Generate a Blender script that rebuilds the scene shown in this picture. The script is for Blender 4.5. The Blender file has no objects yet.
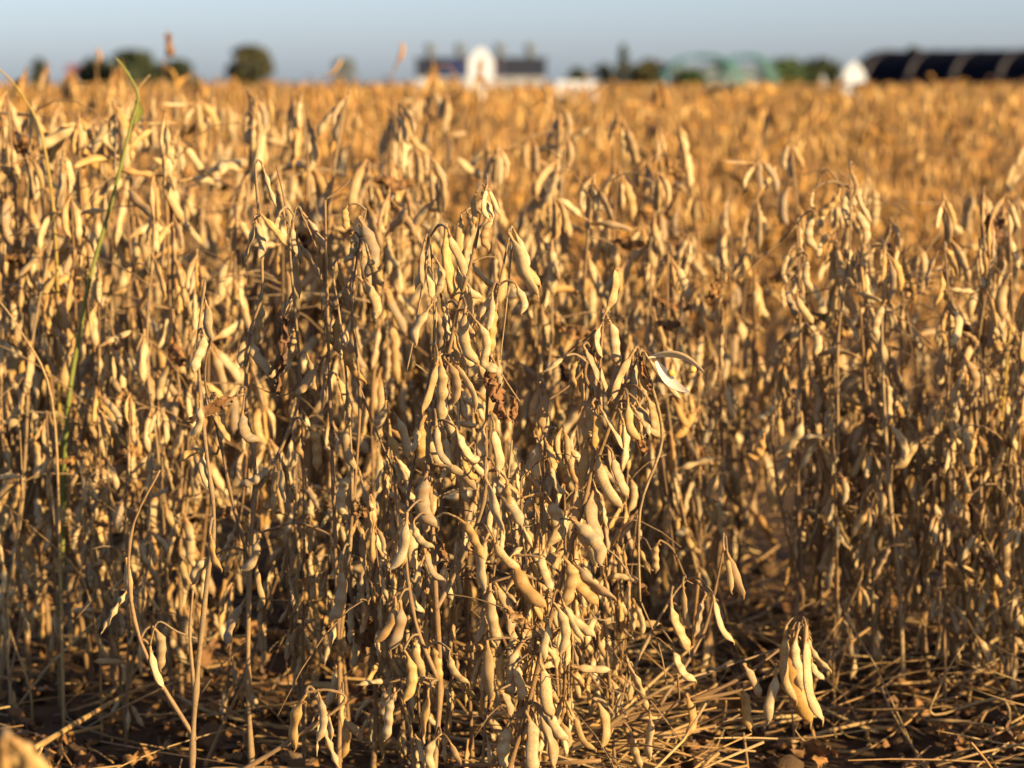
import bpy, math, random
import numpy as np
from mathutils import Vector, Matrix, noise

R = math.radians
scene = bpy.context.scene
C = scene.collection

# ------------------------------------------------------------------ camera, sky, sun, exposure
FPX, CAMZ = 2483.0, 0.72
PITCH = math.atan(302.0 / FPX)
cam = bpy.data.cameras.new('camera')
cam_o = bpy.data.objects.new('camera', cam); C.objects.link(cam_o)
cam_o.location = (0, 0, CAMZ)
cam_o.rotation_euler = (R(90) - PITCH, 0, 0)
cam.sensor_width = 17.3
cam.lens = 17.3 * FPX / 1024.0
cam.clip_start, cam.clip_end = 0.05, 3000
cam.dof.use_dof = True
cam.dof.focus_distance = 2.25
cam.dof.aperture_fstop = cam.lens / 13.8
cam.dof.aperture_blades = 7
scene.camera = cam_o

SUN_AZ, SUN_EL = R(126), R(16)          # clockwise from +Y
world = bpy.data.worlds.new('World'); scene.world = world
world.use_nodes = True
nt = world.node_tree; nt.nodes.clear()
sky = nt.nodes.new('ShaderNodeTexSky'); sky.sky_type = 'NISHITA'
sky.sun_disc = False; sky.sun_elevation = SUN_EL; sky.sun_rotation = SUN_AZ
sky.altitude = 0; sky.air_density = 1.0; sky.dust_density = 0.8; sky.ozone_density = 4.0
bg = nt.nodes.new('ShaderNodeBackground'); bg.inputs['Strength'].default_value = 0.063
wo = nt.nodes.new('ShaderNodeOutputWorld')
hs = nt.nodes.new('ShaderNodeHueSaturation'); hs.inputs['Saturation'].default_value = 0.55
tint = nt.nodes.new('ShaderNodeMix'); tint.data_type = 'RGBA'; tint.blend_type = 'MULTIPLY'; tint.inputs[0].default_value = 1.0
tint.inputs[7].default_value = (0.93, 1.0, 1.2, 1)
nt.links.new(sky.outputs[0], hs.inputs['Color']); nt.links.new(hs.outputs[0], tint.inputs[6]); nt.links.new(tint.outputs[2], bg.inputs[0]); nt.links.new(bg.outputs[0], wo.inputs[0])

sun = bpy.data.lights.new('sun', 'SUN'); sun.energy = 5.0; sun.angle = R(0.5)
sun.color = (1.0, 0.755, 0.41)
sun_o = bpy.data.objects.new('sun', sun); C.objects.link(sun_o)
sd = Vector((math.sin(SUN_AZ) * math.cos(SUN_EL), math.cos(SUN_AZ) * math.cos(SUN_EL), math.sin(SUN_EL)))
sun_o.rotation_euler = sd.to_track_quat('Z', 'Y').to_euler()
sun_o.location = sd * 30

scene.view_settings.view_transform = 'Standard'
scene.view_settings.look = 'None'
scene.view_settings.gamma = 1.0
scene.view_settings.exposure = 1.52
scene.render.engine = 'CYCLES'
scene.cycles.use_denoising = True
scene.cycles.max_bounces = 6
scene.cycles.diffuse_bounces = 2

# ------------------------------------------------------------------ helpers
def P(px, py, Y):
    """pixel of the photograph -> point in the world at distance Y in front of the camera"""
    cx, cy = (px - 512) / FPX, -(py - 384) / FPX
    dy = math.cos(PITCH) + cy * math.sin(PITCH)
    dz = -math.sin(PITCH) + cy * math.cos(PITCH)
    k = Y / dy
    return Vector((cx * k, Y, CAMZ + dz * k))

class MB:
    def __init__(s): s.v, s.f, s.m, s.t, s.seam = [], [], [], [], None
    def add(s, v, f, m=0, tone=0.0):
        n = len(s.v)
        s.v += [tuple(p) for p in v]
        s.f += [tuple(i + n for i in q) for q in f]
        s.m += [m] * len(f)
        s.t += [tone] * len(v)
    def tube(s, pts, rad, seg=6, m=0, tone=0.0, cap=True):
        pts = [Vector(p) for p in pts]; n = len(pts)
        if not hasattr(rad, '__len__'): rad = [rad] * n
        v, f = [], []
        up = None
        for i, p in enumerate(pts):
            d = (pts[min(i + 1, n - 1)] - pts[max(i - 1, 0)])
            d = d.normalized() if d.length > 1e-9 else Vector((0, 0, 1))
            if up is None:
                up = d.cross(Vector((0.31, 0.95, 0.05)))
                if up.length < 1e-3: up = d.cross(Vector((1, 0, 0)))
            up = (up - d * up.dot(d)).normalized()
            w = d.cross(up)
            for k in range(seg):
                a = 2 * math.pi * k / seg
                v.append(p + (up * math.cos(a) + w * math.sin(a)) * rad[i])
        for i in range(n - 1):
            for k in range(seg):
                a, b = i * seg + k, i * seg + (k + 1) % seg
                f.append((a, b, b + seg, a + seg))
        if cap:
            f.append(tuple(range(seg))[::-1]); f.append(tuple((n - 1) * seg + k for k in range(seg)))
        s.add(v, f, m, tone)
    def box(s, a, b, m=0, mat=None):
        (x0, y0, z0), (x1, y1, z1) = a, b
        v = [Vector(p) for p in ((x0,y0,z0),(x1,y0,z0),(x1,y1,z0),(x0,y1,z0),(x0,y0,z1),(x1,y0,z1),(x1,y1,z1),(x0,y1,z1))]
        if mat: v = [mat @ p for p in v]
        s.add(v, [(3,2,1,0),(4,5,6,7),(0,1,5,4),(1,2,6,5),(2,3,7,6),(3,0,4,7)], m)
    def mesh(s, name, mats, smooth=True):
        me = bpy.data.meshes.new(name)
        me.from_pydata(s.v, [], s.f)
        for mt in mats: me.materials.append(mt)
        me.polygons.foreach_set('material_index', s.m)
        if smooth: me.polygons.foreach_set('use_smooth', [True] * len(s.f))
        if any(s.t):
            at = me.attributes.new('tone', 'FLOAT', 'POINT'); at.data.foreach_set('value', s.t)
        if s.seam:
            at = me.attributes.new('seam', 'FLOAT', 'POINT'); at.data.foreach_set('value', (s.seam + [0.6] * len(s.v))[:len(s.v)])
        me.update()
        return me

def link(name, me, parent=None, loc=None, mw=None):
    o = bpy.data.objects.new(name, me); C.objects.link(o)
    if parent is not None: o.parent = parent
    if mw is not None: o.matrix_local = mw
    elif loc is not None: o.location = loc
    return o

def tag(o, label=None, cat=None, group=None, kind=None):
    if label: o['label'] = label
    if cat: o['category'] = cat
    if group: o['group'] = group
    if kind: o['kind'] = kind
    return o

def root(name, loc, label, cat, group=None, rz=0.0, sc=1.0):
    o = bpy.data.objects.new(name, None); C.objects.link(o)
    o.empty_display_size = 0.05
    o.location = loc; o.rotation_euler = (0, 0, rz); o.scale = (sc, sc, sc)
    return tag(o, label, cat, group)

# ------------------------------------------------------------------ materials
def plant_mat(name, stops, blotch, blotch_amt=0.35, rough=0.6, sheen=0.08, scale=70, bump=0.15, grad=None):
    m = bpy.data.materials.new(name); m.use_nodes = True
    n, l = m.node_tree.nodes, m.node_tree.links
    b = n['Principled BSDF']
    oi = n.new('ShaderNodeObjectInfo'); at = n.new('ShaderNodeAttribute'); at.attribute_name = 'tone'
    ad = n.new('ShaderNodeMath'); ad.operation = 'ADD'; fr = n.new('ShaderNodeMath'); fr.operation = 'FRACT'
    l.new(oi.outputs['Random'], ad.inputs[0]); l.new(at.outputs['Fac'], ad.inputs[1]); l.new(ad.outputs[0], fr.inputs[0])
    ra = n.new('ShaderNodeValToRGB'); el = ra.color_ramp.elements
    while len(el) < len(stops): el.new(0.5)
    dim = .60 if 'stem' in name else .72
    for e, (p, c) in zip(el, stops): e.position = p; e.color = (*[q * dim for q in c], 1)
    l.new(fr.outputs[0], ra.inputs[0])
    tc = n.new('ShaderNodeTexCoord')
    va = n.new('ShaderNodeVectorMath'); va.operation = 'ADD'
    cb = n.new('ShaderNodeCombineXYZ'); mu = n.new('ShaderNodeMath'); mu.operation = 'MULTIPLY'; mu.inputs[1].default_value = 17.0
    l.new(fr.outputs[0], mu.inputs[0]); l.new(mu.outputs[0], cb.inputs[0]); l.new(mu.outputs[0], cb.inputs[1])
    l.new(tc.outputs['Object'], va.inputs[0]); l.new(cb.outputs[0], va.inputs[1])
    no = n.new('ShaderNodeTexNoise'); no.inputs['Scale'].default_value = scale; no.inputs['Detail'].default_value = 5; no.inputs['Roughness'].default_value = 0.65
    l.new(va.outputs[0], no.inputs['Vector'])
    mr = n.new('ShaderNodeMapRange'); mr.inputs[1].default_value = 0.42; mr.inputs[2].default_value = 0.70
    mr.inputs[3].default_value = 0; mr.inputs[4].default_value = blotch_amt
    l.new(no.outputs['Fac'], mr.inputs[0])
    mx = n.new('ShaderNodeMix'); mx.data_type = 'RGBA'
    l.new(mr.outputs[0], mx.inputs[0]); l.new(ra.outputs[0], mx.inputs[6]); mx.inputs[7].default_value = (*blotch, 1)
    out = mx.outputs[2]
    # fine specks of mould and dirt
    n2 = n.new('ShaderNodeTexNoise'); n2.inputs['Scale'].default_value = scale * 9; n2.inputs['Detail'].default_value = 3
    l.new(va.outputs[0], n2.inputs['Vector'])
    m2 = n.new('ShaderNodeMapRange'); m2.inputs[1].default_value = 0.56; m2.inputs[2].default_value = 0.68; m2.inputs[4].default_value = 0.55
    l.new(n2.outputs['Fac'], m2.inputs[0])
    mx2 = n.new('ShaderNodeMix'); mx2.data_type = 'RGBA'
    l.new(m2.outputs[0], mx2.inputs[0]); l.new(out, mx2.inputs[6]); mx2.inputs[7].default_value = (*[c * 0.55 for c in blotch], 1)
    sa = n.new('ShaderNodeAttribute'); sa.attribute_name = 'seam'
    mx3 = n.new('ShaderNodeMix'); mx3.data_type = 'RGBA'
    l.new(sa.outputs['Fac'], mx3.inputs[0]); l.new(mx2.outputs[2], mx3.inputs[6]); mx3.inputs[7].default_value = (*[c * 0.9 for c in blotch], 1)
    l.new(mx3.outputs[2], b.inputs['Base Color'])
    b.inputs['Roughness'].default_value = rough
    b.inputs['Specular IOR Level'].default_value = 0.25
    b.inputs['Sheen Weight'].default_value = sheen
    b.inputs['Sheen Roughness'].default_value = 0.45
    b.inputs['Sheen Tint'].default_value = (1, 0.9, 0.75, 1)
    bp = n.new('ShaderNodeBump'); bp.inputs['Strength'].default_value = bump; bp.inputs['Distance'].default_value = 0.001
    l.new(n2.outputs['Fac'], bp.inputs['Height']); l.new(bp.outputs[0], b.inputs['Normal'])
    return m

def flat_mat(name, col, rough=0.6, metallic=0.0, var=0.12, scale=3.0):
    m = bpy.data.materials.new(name); m.use_nodes = True
    n, l = m.node_tree.nodes, m.node_tree.links
    b = n['Principled BSDF']; b.inputs['Roughness'].default_value = rough; b.inputs['Metallic'].default_value = metallic
    tc = n.new('ShaderNodeTexCoord'); no = n.new('ShaderNodeTexNoise'); no.inputs['Scale'].default_value = scale; no.inputs['Detail'].default_value = 6
    l.new(tc.outputs['Object'], no.inputs['Vector'])
    mx = n.new('ShaderNodeMix'); mx.data_type = 'RGBA'
    l.new(no.outputs['Fac'], mx.inputs[0])
    mx.inputs[6].default_value = (*[c * (1 - var) for c in col], 1); mx.inputs[7].default_value = (*[min(1, c * (1 + var)) for c in col], 1)
    l.new(mx.outputs[2], b.inputs['Base Color'])
    return m

M_POD = plant_mat('beige_pod', [(0, (.56, .41, .205)), (.25, (.61, .46, .235)), (.45, (.45, .335, .18)), (.60, (.56, .35, .11)), (.74, (.30, .23, .145)), (.86, (.50, .27, .065)), (1, (.56, .41, .205))], (.29, .15, .045), 0.6)
M_PODB = plant_mat('amber_pod', [(0, (.62, .34, .075)), (.35, (.46, .22, .04)), (.7, (.74, .48, .17)), (1, (.32, .14, .03))], (.22, .10, .025), 0.4)
M_STEM = plant_mat('dry_stem', [(0, (.38, .22, .085)), (.4, (.30, .165, .06)), (.7, (.46, .31, .14)), (1, (.22, .12, .045))], (.12, .07, .035), 0.7, 0.55, 0.1, 60)
M_STEMB = plant_mat('amber_stem', [(0, (.36, .20, .07)), (1, (.28, .15, .05))], (.14, .07, .03), 0.5, 0.55, 0.1, 60)
M_LEAF = plant_mat('withered_leaf', [(0, (.30, .13, .035)), (.4, (.38, .19, .05)), (.7, (.17, .075, .028)), (1, (.42, .23, .07))], (.09, .04, .018), 0.7, 0.7, 0.1, 55, 0.4)
M_LEAFB = plant_mat('amber_leaf', [(0, (.50, .24, .04)), (.5, (.58, .30, .06)), (1, (.26, .11, .025))], (.14, .06, .02), 0.5, 0.7, 0.1, 40, 0.4)
M_STRAW = plant_mat('straw', [(0, (.44, .255, .075)), (.5, (.30, .155, .045)), (1, (.54, .36, .14))], (.16, .09, .04), 0.5, 0.5, 0.1, 40)
M_WEED = plant_mat('green_weed', [(0, (.11, .14, .025)), (1, (.19, .20, .03))], (.30, .25, .06), 0.5, 0.5, 0.1, 12)
M_YELLOW = plant_mat('yellow_stem', [(0, (.50, .33, .05)), (1, (.45, .30, .05))], (.3, .16, .04), 0.5, 0.5, 0.1, 30)
M_HUSK = plant_mat('husk_lining', [(0, (.72, .62, .48)), (1, (.68, .56, .40))], (.5, .36, .2), 0.3, 0.45, 0.1, 60)
M_SEED = plant_mat('seed_coat', [(0, (.62, .42, .10)), (1, (.60, .40, .09))], (.45, .28, .06), 0.3, 0.4, 0.0, 90)

# ------------------------------------------------------------------ pods and leaves
def pod_shape(rng, L, W, T, nseed, bow, rings, seg, beak=0.08, ped=0.16, flat=1.0):
    """a hairy bean pod hanging from the origin down to (0,0,-L); it bows towards +x"""
    ts = []
    v, f = [], []
    seeds = [ped + (1 - ped) * (k + .62) / (nseed + .25) for k in range(nseed)]
    sw = 0.36 / max(nseed, 1.6) * .62
    bump = [rng.uniform(.75, 1.1) for _ in seeds]
    twist = rng.uniform(-.5, .5)
    s_bend = rng.uniform(-.25, .25)
    for i in range(rings):
        t = i / (rings - 1)
        x0 = bow * L * (4 * t * (1 - t)) ** 0.9 + s_bend * 0.12 * L * math.sin(2 * math.pi * t)
        if t < ped:
            q = t / ped
            w = 0.0012 + 0.0003 * (1 - q); th = w
            if q > .75: w = 0.0018; th = .0016
        else:
            q = (t - ped) / (1 - ped)
            env = min(1.0, .25 + .75 * (q / .20) ** .8) if q < .20 else 1.0
            e2 = (1 - q) / .145
            if e2 < 1: env *= max(0.10, math.sin(e2 * math.pi / 2) ** .8)
            b = sum(k * math.exp(-((t - s) / sw) ** 2) for s, k in zip(seeds, bump))
            w = W / 2 * env * (.80 + .22 * min(b, 1.1))
            th = T / 2 * env * (.36 * flat + .62 * min(b, 1.1))
            w = max(w, 0.0009); th = max(th, .0008)
        ct, st = math.cos(twist * t), math.sin(twist * t)
        for k in range(seg):
            a = 2 * math.pi * k / seg
            cx = math.copysign(abs(math.cos(a)) ** 1.12, math.cos(a)) * w
            cy = math.sin(a) * th
            v.append(Vector((x0 + cx * ct - cy * st, cx * st + cy * ct, -L * t)))
    # the beak at the tip bends a little
    for i in range(rings - 1):
        for k in range(seg):
            a, b2 = i * seg + k, i * seg + (k + 1) % seg
            f.append((a, a + seg, b2 + seg, b2))
    f.append(tuple(range(seg))); f.append(tuple((rings - 1) * seg + k for k in range(seg))[::-1])
    tip = v[-1]
    base = len(v)
    return v, f

POD_LEN = 0.052
def pod_variants(n, rings, seg, mat, seed, name='pod'):
    rng = random.Random(seed); out = []
    for i in range(n):
        ns = (3, 2, 3, 2, 3, 2, 3, 1)[i % 8]
        mb = MB()
        thin = i % 7 == 5
        v, f = pod_shape(rng, POD_LEN, rng.uniform(.0100, .0122) * (.75 if thin else 1), rng.uniform(.0070, .0088) * (.55 if thin else 1), ns,
                         rng.choice((.015, .04, .07, .11, .16)), rings, seg, ped=rng.uniform(.10, .17), flat=rng.uniform(.8, 1.15))
        mb.add(v, f)
        mb.seam = [.55 * abs(math.cos(2 * math.pi * (i % seg) / seg)) ** 10 if i // seg > 3 else .75 for i in range(len(v))]
        if rings > 12:      # beak and the dry calyx
            e = Vector((0, 0, -POD_LEN)); mb.tube([e + Vector((0, 0, .002)), e + Vector((.0004, 0, -.001)), e + Vector((.0016, .0005, -.0032))], [.0011, .0007, .0002], 5)
            for k in range(4):
                a = k * 1.57 + rng.random()
                p = Vector((0, 0, -POD_LEN * .11)); q = Vector((math.cos(a) * .0024, math.sin(a) * .0024, -POD_LEN * .15)); 
                mb.tube([p, (p + q) / 2 + Vector((0, 0, .0006)), q + Vector((0, 0, -.001))], [.0005, .0005, .0001], 4)
        out.append(mb.mesh(name, [mat]))
    return out
PODS = pod_variants(16, 22, 10, M_POD, 11)
PODS_MID = pod_variants(12, 13, 8, M_POD, 12)
PODS_B = pod_variants(10, 10, 6, M_PODB, 13)

def leaf_shape(rng, size, nx=7, ny=9, crumple=1.0):
    v, f = [], []
    ox, oy = rng.uniform(0, 50), rng.uniform(0, 50)
    roll = rng.uniform(.7, 2.2) * crumple
    bend = rng.uniform(-1.5, 1.5)
    for j in range(ny):
        t = j / (ny - 1)
        half = size * .30 * (math.sin(math.pi * min(1, t * .93 + .05)) ** .75) * (1 - .3 * t)
        for i in range(nx):
            u = (i / (nx - 1)) * 2 - 1
            a = u * roll * (.5 + .5 * t)
            r = half / max(roll * .75, .6)
            x = math.sin(a) * r * 1.1; y = (1 - math.cos(a)) * r
            z = -size * t
            d = noise.noise_vector(Vector((ox + u * 2.2, oy + t * 4.5, 0))) * size * .16 * crumple
            d += noise.noise_vector(Vector((ox + u * 6, oy + t * 11, 4))) * size * .07 * crumple
            y += math.sin(t * 2.2) * bend * size * .22
            v.append(Vector((x + d.x, y + d.y, z + d.z * .7 - abs(u) ** 2 * size * .05)))
    for j in range(ny - 1):
        for i in range(nx - 1):
            a = j * nx + i
            f.append((a, a + 1, a + nx + 1, a + nx))
    return v, f
def leaf_variants(n, mat, seed, size=.055, nx=11, ny=15, crumple=1.5):
    rng = random.Random(seed); out = []
    for i in range(n):
        mb = MB(); mb.add(*leaf_shape(rng, size * rng.uniform(.7, 1.25), nx, ny, crumple))
        mb.tube([(0, 0, .012), (0.001, .001, 0), (0, 0, -size * .8)], [.0008, .0007, .0003], 4)
        out.append(mb.mesh('withered_leaf', [mat]))
    return out
LEAVES = leaf_variants(8, M_LEAF, 21)
LEAVES_B = leaf_variants(6, M_LEAFB, 22, .06, 5, 6, 1.0)

def orient(loc, d, side, scale=1.0):
    """matrix that hangs a -z shape at loc along d and turns its bow towards side"""
    z = -Vector(d).normalized(); x = Vector(side); x = x - z * x.dot(z)
    if x.length < 1e-4: x = z.orthogonal()
    x.normalize(); y = z.cross(x)
    m = Matrix((x, y, z)).transposed().to_4x4()
    return Matrix.Translation(loc) @ m @ Matrix.Diagonal((scale, scale, scale, 1))

def smooth_path(pts, k=4):
    pts = [Vector(p) for p in pts]; out = []
    for i in range(len(pts) - 1):
        p0, p1, p2, p3 = pts[max(i - 1, 0)], pts[i], pts[i + 1], pts[min(i + 2, len(pts) - 1)]
        for j in range(k):
            t = j / k
            out.append(.5 * ((2 * p1) + (p2 - p0) * t + (2 * p0 - 5 * p1 + 4 * p2 - p3) * t * t + (3 * p1 - p0 - 3 * p2 + p3) * t ** 3))
    out.append(pts[-1]); return out

# ------------------------------------------------------------------ plants grown by rule
def grow(seed, H, branches, per_node, leaves, stalks, podset, leafset, lean=.03, r0=.0032, spread=1.0, low=.12, step=.042):
    rng = random.Random(seed)
    axes = []
    def axis(p, top, r, wob):
        n = 9; pts = []
        dx, dy = rng.uniform(-1, 1), rng.uniform(-1, 1)
        for i in range(n):
            t = i / (n - 1)
            q = p.lerp(top, t)
            s = wob * (math.sin(t * 7 + dx * 3) + .5 * math.sin(t * 15 + dy * 5)) * t ** .5
            pts.append(q + Vector((s * dx, s * dy, 0)))
        return smooth_path(pts, 2), [r * (1 - .62 * i / (2 * n - 2)) for i in range(2 * n - 1)]
    top = Vector((rng.gauss(0, lean), rng.gauss(0, lean), H))
    axes.append(axis(Vector((0, 0, -.01)), top, r0, .008))
    for b in range(branches):
        h = rng.uniform(.05, .22) * H / .6
        a = rng.uniform(0, 2 * math.pi)
        s = Vector((top.x * h / H, top.y * h / H, h))
        out = rng.uniform(.04, .10) * spread
        e = Vector((math.cos(a) * out + top.x * .6, math.sin(a) * out + top.y * .6, h + rng.uniform(.45, .85) * (H - h)))
        mid = s.lerp(e, .35) + Vector((math.cos(a), math.sin(a), 0)) * out * .28
        q = smooth_path([s, mid, s.lerp(e, .7) + Vector((math.cos(a), math.sin(a), 0)) * out * .12, e], 4)
        axes.append((q, [r0 * .68 * (1 - .6 * i / (len(q) - 1)) for i in range(len(q))]))
    pods, lvs = [], []
    for ai, (pts, rad) in enumerate(axes):
        L = sum((pts[i + 1] - pts[i]).length for i in range(len(pts) - 1))
        z0 = (low * H if ai == 0 else pts[0].z + .05)
        acc, nxt, az = 0, 0, rng.uniform(0, 6.28)
        d_start = z0 if ai == 0 else .06
        nxt = d_start
        for i in range(len(pts) - 1):
            seg = (pts[i + 1] - pts[i]).length
            while nxt <= acc + seg:
                p = pts[i].lerp(pts[i + 1], (nxt - acc) / seg)
                az += math.pi + rng.gauss(0, .7)
                t = nxt / L
                k = max(0, int(round(rng.gauss(per_node * (1.15 if t > .35 else .7), .9))))
                for j in range(k):
                    a2 = az + rng.gauss(0, .75)
                    tilt = min(1.5, abs(rng.gauss(.24, .28)))
                    if rng.random() < .05: tilt = rng.uniform(1.4, 2.3)
                    d = Vector((math.cos(a2) * math.sin(tilt), math.sin(a2) * math.sin(tilt), -math.cos(tilt)))
                    an = p + Vector((math.cos(az), math.sin(az), 0)) * rng.uniform(.001, .007) + Vector((0, 0, rng.uniform(-.004, .008)))
                    side = Vector((math.cos(a2), math.sin(a2), .4)) * rng.choice((-1, 1, 1)) + Vector((rng.gauss(0, .6), rng.gauss(0, .6), 0))
                    pods.append((rng.randrange(len(podset)), orient(an, d, side, rng.uniform(.80, 1.22))))
                nxt += step * rng.uniform(.75, 1.3)
            acc += seg
        for j in range(rng.choice((2, 3))):     # the tip carries pods too
            a2 = rng.uniform(0, 6.28); tilt = abs(rng.gauss(.3, .25))
            pods.append((rng.randrange(len(podset)), orient(pts[-1] - Vector((0, 0, .003 + .006 * j)), Vector((math.cos(a2) * math.sin(tilt), math.sin(a2) * math.sin(tilt), -math.cos(tilt))), Vector((math.cos(a2), math.sin(a2), .3)), rng.uniform(.7, 1.0))))
    st = []
    for s_ in range(stalks):
        pts, rad = axes[rng.randrange(len(axes))]
        i = rng.randrange(len(pts) // 3, len(pts) - 1)
        a = rng.uniform(0, 6.28); ln = rng.uniform(.06, .20); el = rng.uniform(-.2, 1.25)
        d = Vector((math.cos(a) * math.cos(el), math.sin(a) * math.cos(el), math.sin(el)))
        dr = rng.uniform(.2, .9)
        st.append(([pts[i] + d * ln * t + Vector((0, 0, -dr * ln * t * t)) for t in (0, .25, .5, .75, 1)], rng.uniform(.0007, .0011)))
    for s_ in range(leaves):
        pts, rad = axes[rng.randrange(len(axes))]
        i = rng.randrange(len(pts) // 3, len(pts))
        a = rng.uniform(0, 6.28)
        d = Vector((math.cos(a) * .7, math.sin(a) * .7, rng.uniform(-1, .1)))
        lvs.append((rng.randrange(len(leafset)), orient(pts[i] + Vector((math.cos(a), math.sin(a), 0)) * .008, d, Vector((rng.gauss(0, 1), rng.gauss(0, 1), 0)), rng.uniform(.6, 1.15))))
    return axes, pods, lvs, st

def axis_mesh(name, pts, rad, mat, seg=6):
    mb = MB()
    rr = [r * (1 + .14 * math.sin(i * 2.1) + (.35 if i % 4 == 2 else 0)) for i, r in enumerate(rad)]
    mb.tube(pts, rr, seg); return mb.mesh(name, [mat])

def make_plant(name, data, podset, leafset, smat, label, cat, group, seg=6):
    axes, pods, lvs, st = data
    r = root(name, (0, 0, 0), label, cat, group)
    for i, (pts, rad) in enumerate(axes):
        link('stem' if i == 0 else 'branch', axis_mesh('stem', pts, rad, smat, seg), r)
    for k, m in pods: link('pod', podset[k], r, mw=m)
    for k, m in lvs: link('withered_leaf', leafset[k], r, mw=m)
    for pts, rad in st:
        mb = MB(); mb.tube(pts, rad, 4); link('leaf_stalk', mb.mesh('leaf_stalk', [smat]), r)
    return r
def dup(r, kids, loc, rz, sc, label, group=None, tilt=(0, 0)):
    q = r.copy(); C.objects.link(q)
    q.location = loc; q.rotation_euler = (tilt[0], tilt[1], rz); q.scale = (sc, sc, sc)
    q['label'] = label
    if group: q['group'] = group
    elif 'group' in q: del q['group']
    for ch in kids:
        c = ch.copy(); C.objects.link(c); c.parent = q
    return q
class Proto:
    """first use moves the original, later uses copy it"""
    def __init__(s, r, H): s.r, s.H, s.used = r, H, False; s.kids = [o for o in C.objects if o.parent == r]
    def put(s, loc, rz, sc, label, group, tilt=(0, 0)):
        if not s.used:
            s.used = True; q = s.r
            q.location = loc; q.rotation_euler = (tilt[0], tilt[1], rz); q.scale = (sc, sc, sc); q['label'] = label
            if group: q['group'] = group
            return q
        return dup(s.r, s.kids, loc, rz, sc, label, group, tilt)

# ------------------------------------------------------------------ the ground
def ground_z(x, y):
    if y > 30 or abs(x) > 12: return 0.0
    return (noise.noise(Vector((x * 3.1, y * 3.1, 0))) * .012 + noise.noise(Vector((x * 11, y * 11, 3))) * .008 + abs(noise.noise(Vector((x * 31, y * 31, 7)))) * .008)
xs = sorted(set([-1500, -400, -100, -30, -12] + [round(-8 + i * .5, 3) for i in range(12)] + [round(-2 + i * .03, 3) for i in range(134)] + [round(2.5 + i * .5, 3) for i in range(12)] + [12, 30, 100, 400, 1500]))
ys = sorted(set([-60, -10, -3, 0] + [round(.5 + i * .1, 3) for i in range(15)] + [round(2.0 + i * .03, 3) for i in range(130)] + [round(6 + i * .4, 3) for i in range(60)] + [40, 80, 200, 600, 2500]))
mb = MB()
vv = [(x, y, ground_z(x, y)) for y in ys for x in xs]
nx = len(xs)
mb.add(vv, [(j * nx + i, j * nx + i + 1, (j + 1) * nx + i + 1, (j + 1) * nx + i) for j in range(len(ys) - 1) for i in range(nx - 1)])
M_SOIL = bpy.data.materials.new('soil'); M_SOIL.use_nodes = True
n, l = M_SOIL.node_tree.nodes, M_SOIL.node_tree.links
b = n['Principled BSDF']; b.inputs['Roughness'].default_value = .95; b.inputs['Specular IOR Level'].default_value = .1
tc = n.new('ShaderNodeTexCoord'); no = n.new('ShaderNodeTexNoise'); no.inputs['Scale'].default_value = 14; no.inputs['Detail'].default_value = 9; no.inputs['Roughness'].default_value = .7
l.new(tc.outputs['Object'], no.inputs['Vector'])
ra = n.new('ShaderNodeValToRGB'); e = ra.color_ramp.elements
e[0].position = .3; e[0].color = (.035, .022, .013, 1); e[1].position = .72; e[1].color = (.12, .07, .035, 1)
l.new(no.outputs['Fac'], ra.inputs[0]); l.new(ra.outputs[0], b.inputs['Base Color'])
bp = n.new('ShaderNodeBump'); bp.inputs['Strength'].default_value = .8; bp.inputs['Distance'].default_value = .01
l.new(no.outputs['Fac'], bp.inputs['Height']); l.new(bp.outputs[0], b.inputs['Normal'])
tag(link('ground', mb.mesh('ground', [M_SOIL])), kind='structure')

# ------------------------------------------------------------------ far background
def tree(name, px, top, w, Y, label, cols, seed, spire=False, n=1500, cat='tree'):
    rng = random.Random(seed)
    c = P(px, 84, Y); H = P(px, top, Y).z; W = w / FPX * Y / 2
    r = root(name, (c.x, Y, 0), label, cat, 'trees along the edge of the field')
    mb = MB()
    mb.tube([(0, 0, -.1), (.02 * H, 0, H * .3), (0, .02 * H, H * .75)], [H * .035, H * .025, H * .008], 8)
    for k in range(7):
        a = k * 2.4; z = H * rng.uniform(.25, .55)
        mb.tube([(0, 0, z), (math.cos(a) * W * .35, math.sin(a) * W * .35, z + H * .12), (math.cos(a) * W * .7, math.sin(a) * W * .7, z + H * .25)], [H * .014, H * .009, H * .003], 5)
    link('trunk', mb.mesh('trunk', [M_BARK]), r)
    mb = MB(); ls = max(W, H * .3) * .13
    clumps = []
    for _ in range(48):
        t = rng.random()
        z = H * (.12 + .84 * t)
        if spire: rr = W * (1 - t) ** .8 * .9
        else: rr = W * math.sqrt(max(.02, 1 - (2 * t - 1) ** 2)) * .86
        a = rng.uniform(0, 6.28); q = math.sqrt(rng.uniform(.02, 1))
        clumps.append((Vector((math.cos(a) * rr * q, math.sin(a) * rr * q, z)), max(W, .2 * H) * rng.uniform(.16, .30), rng.random()))
    for _ in range(n):
        cc, cr, tone = rng.choice(clumps)
        d = Vector((rng.gauss(0, 1), rng.gauss(0, 1), rng.gauss(0, 1))).normalized() * cr * rng.uniform(.5, 1.05)
        p = cc + d
        if p.z > H * 1.01 or p.z < .15: continue
        nrm = (d.normalized() + Vector((rng.gauss(0, .5), rng.gauss(0, .5), rng.gauss(0, .5)))).normalized()
        u = nrm.orthogonal().normalized(); w_ = nrm.cross(u); s = ls * rng.uniform(.6, 1.3)
        mb.add([p + u * s, p + w_ * s * .6, p - u * s, p - w_ * s * .6], [(0, 1, 2, 3)], 0, max(.01, (tone + rng.uniform(-.1, .1)) % 1))
    link('crown', mb.mesh('crown', [cols], False), r)
M_BARK = flat_mat('bark', (.09, .065, .045))
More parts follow.
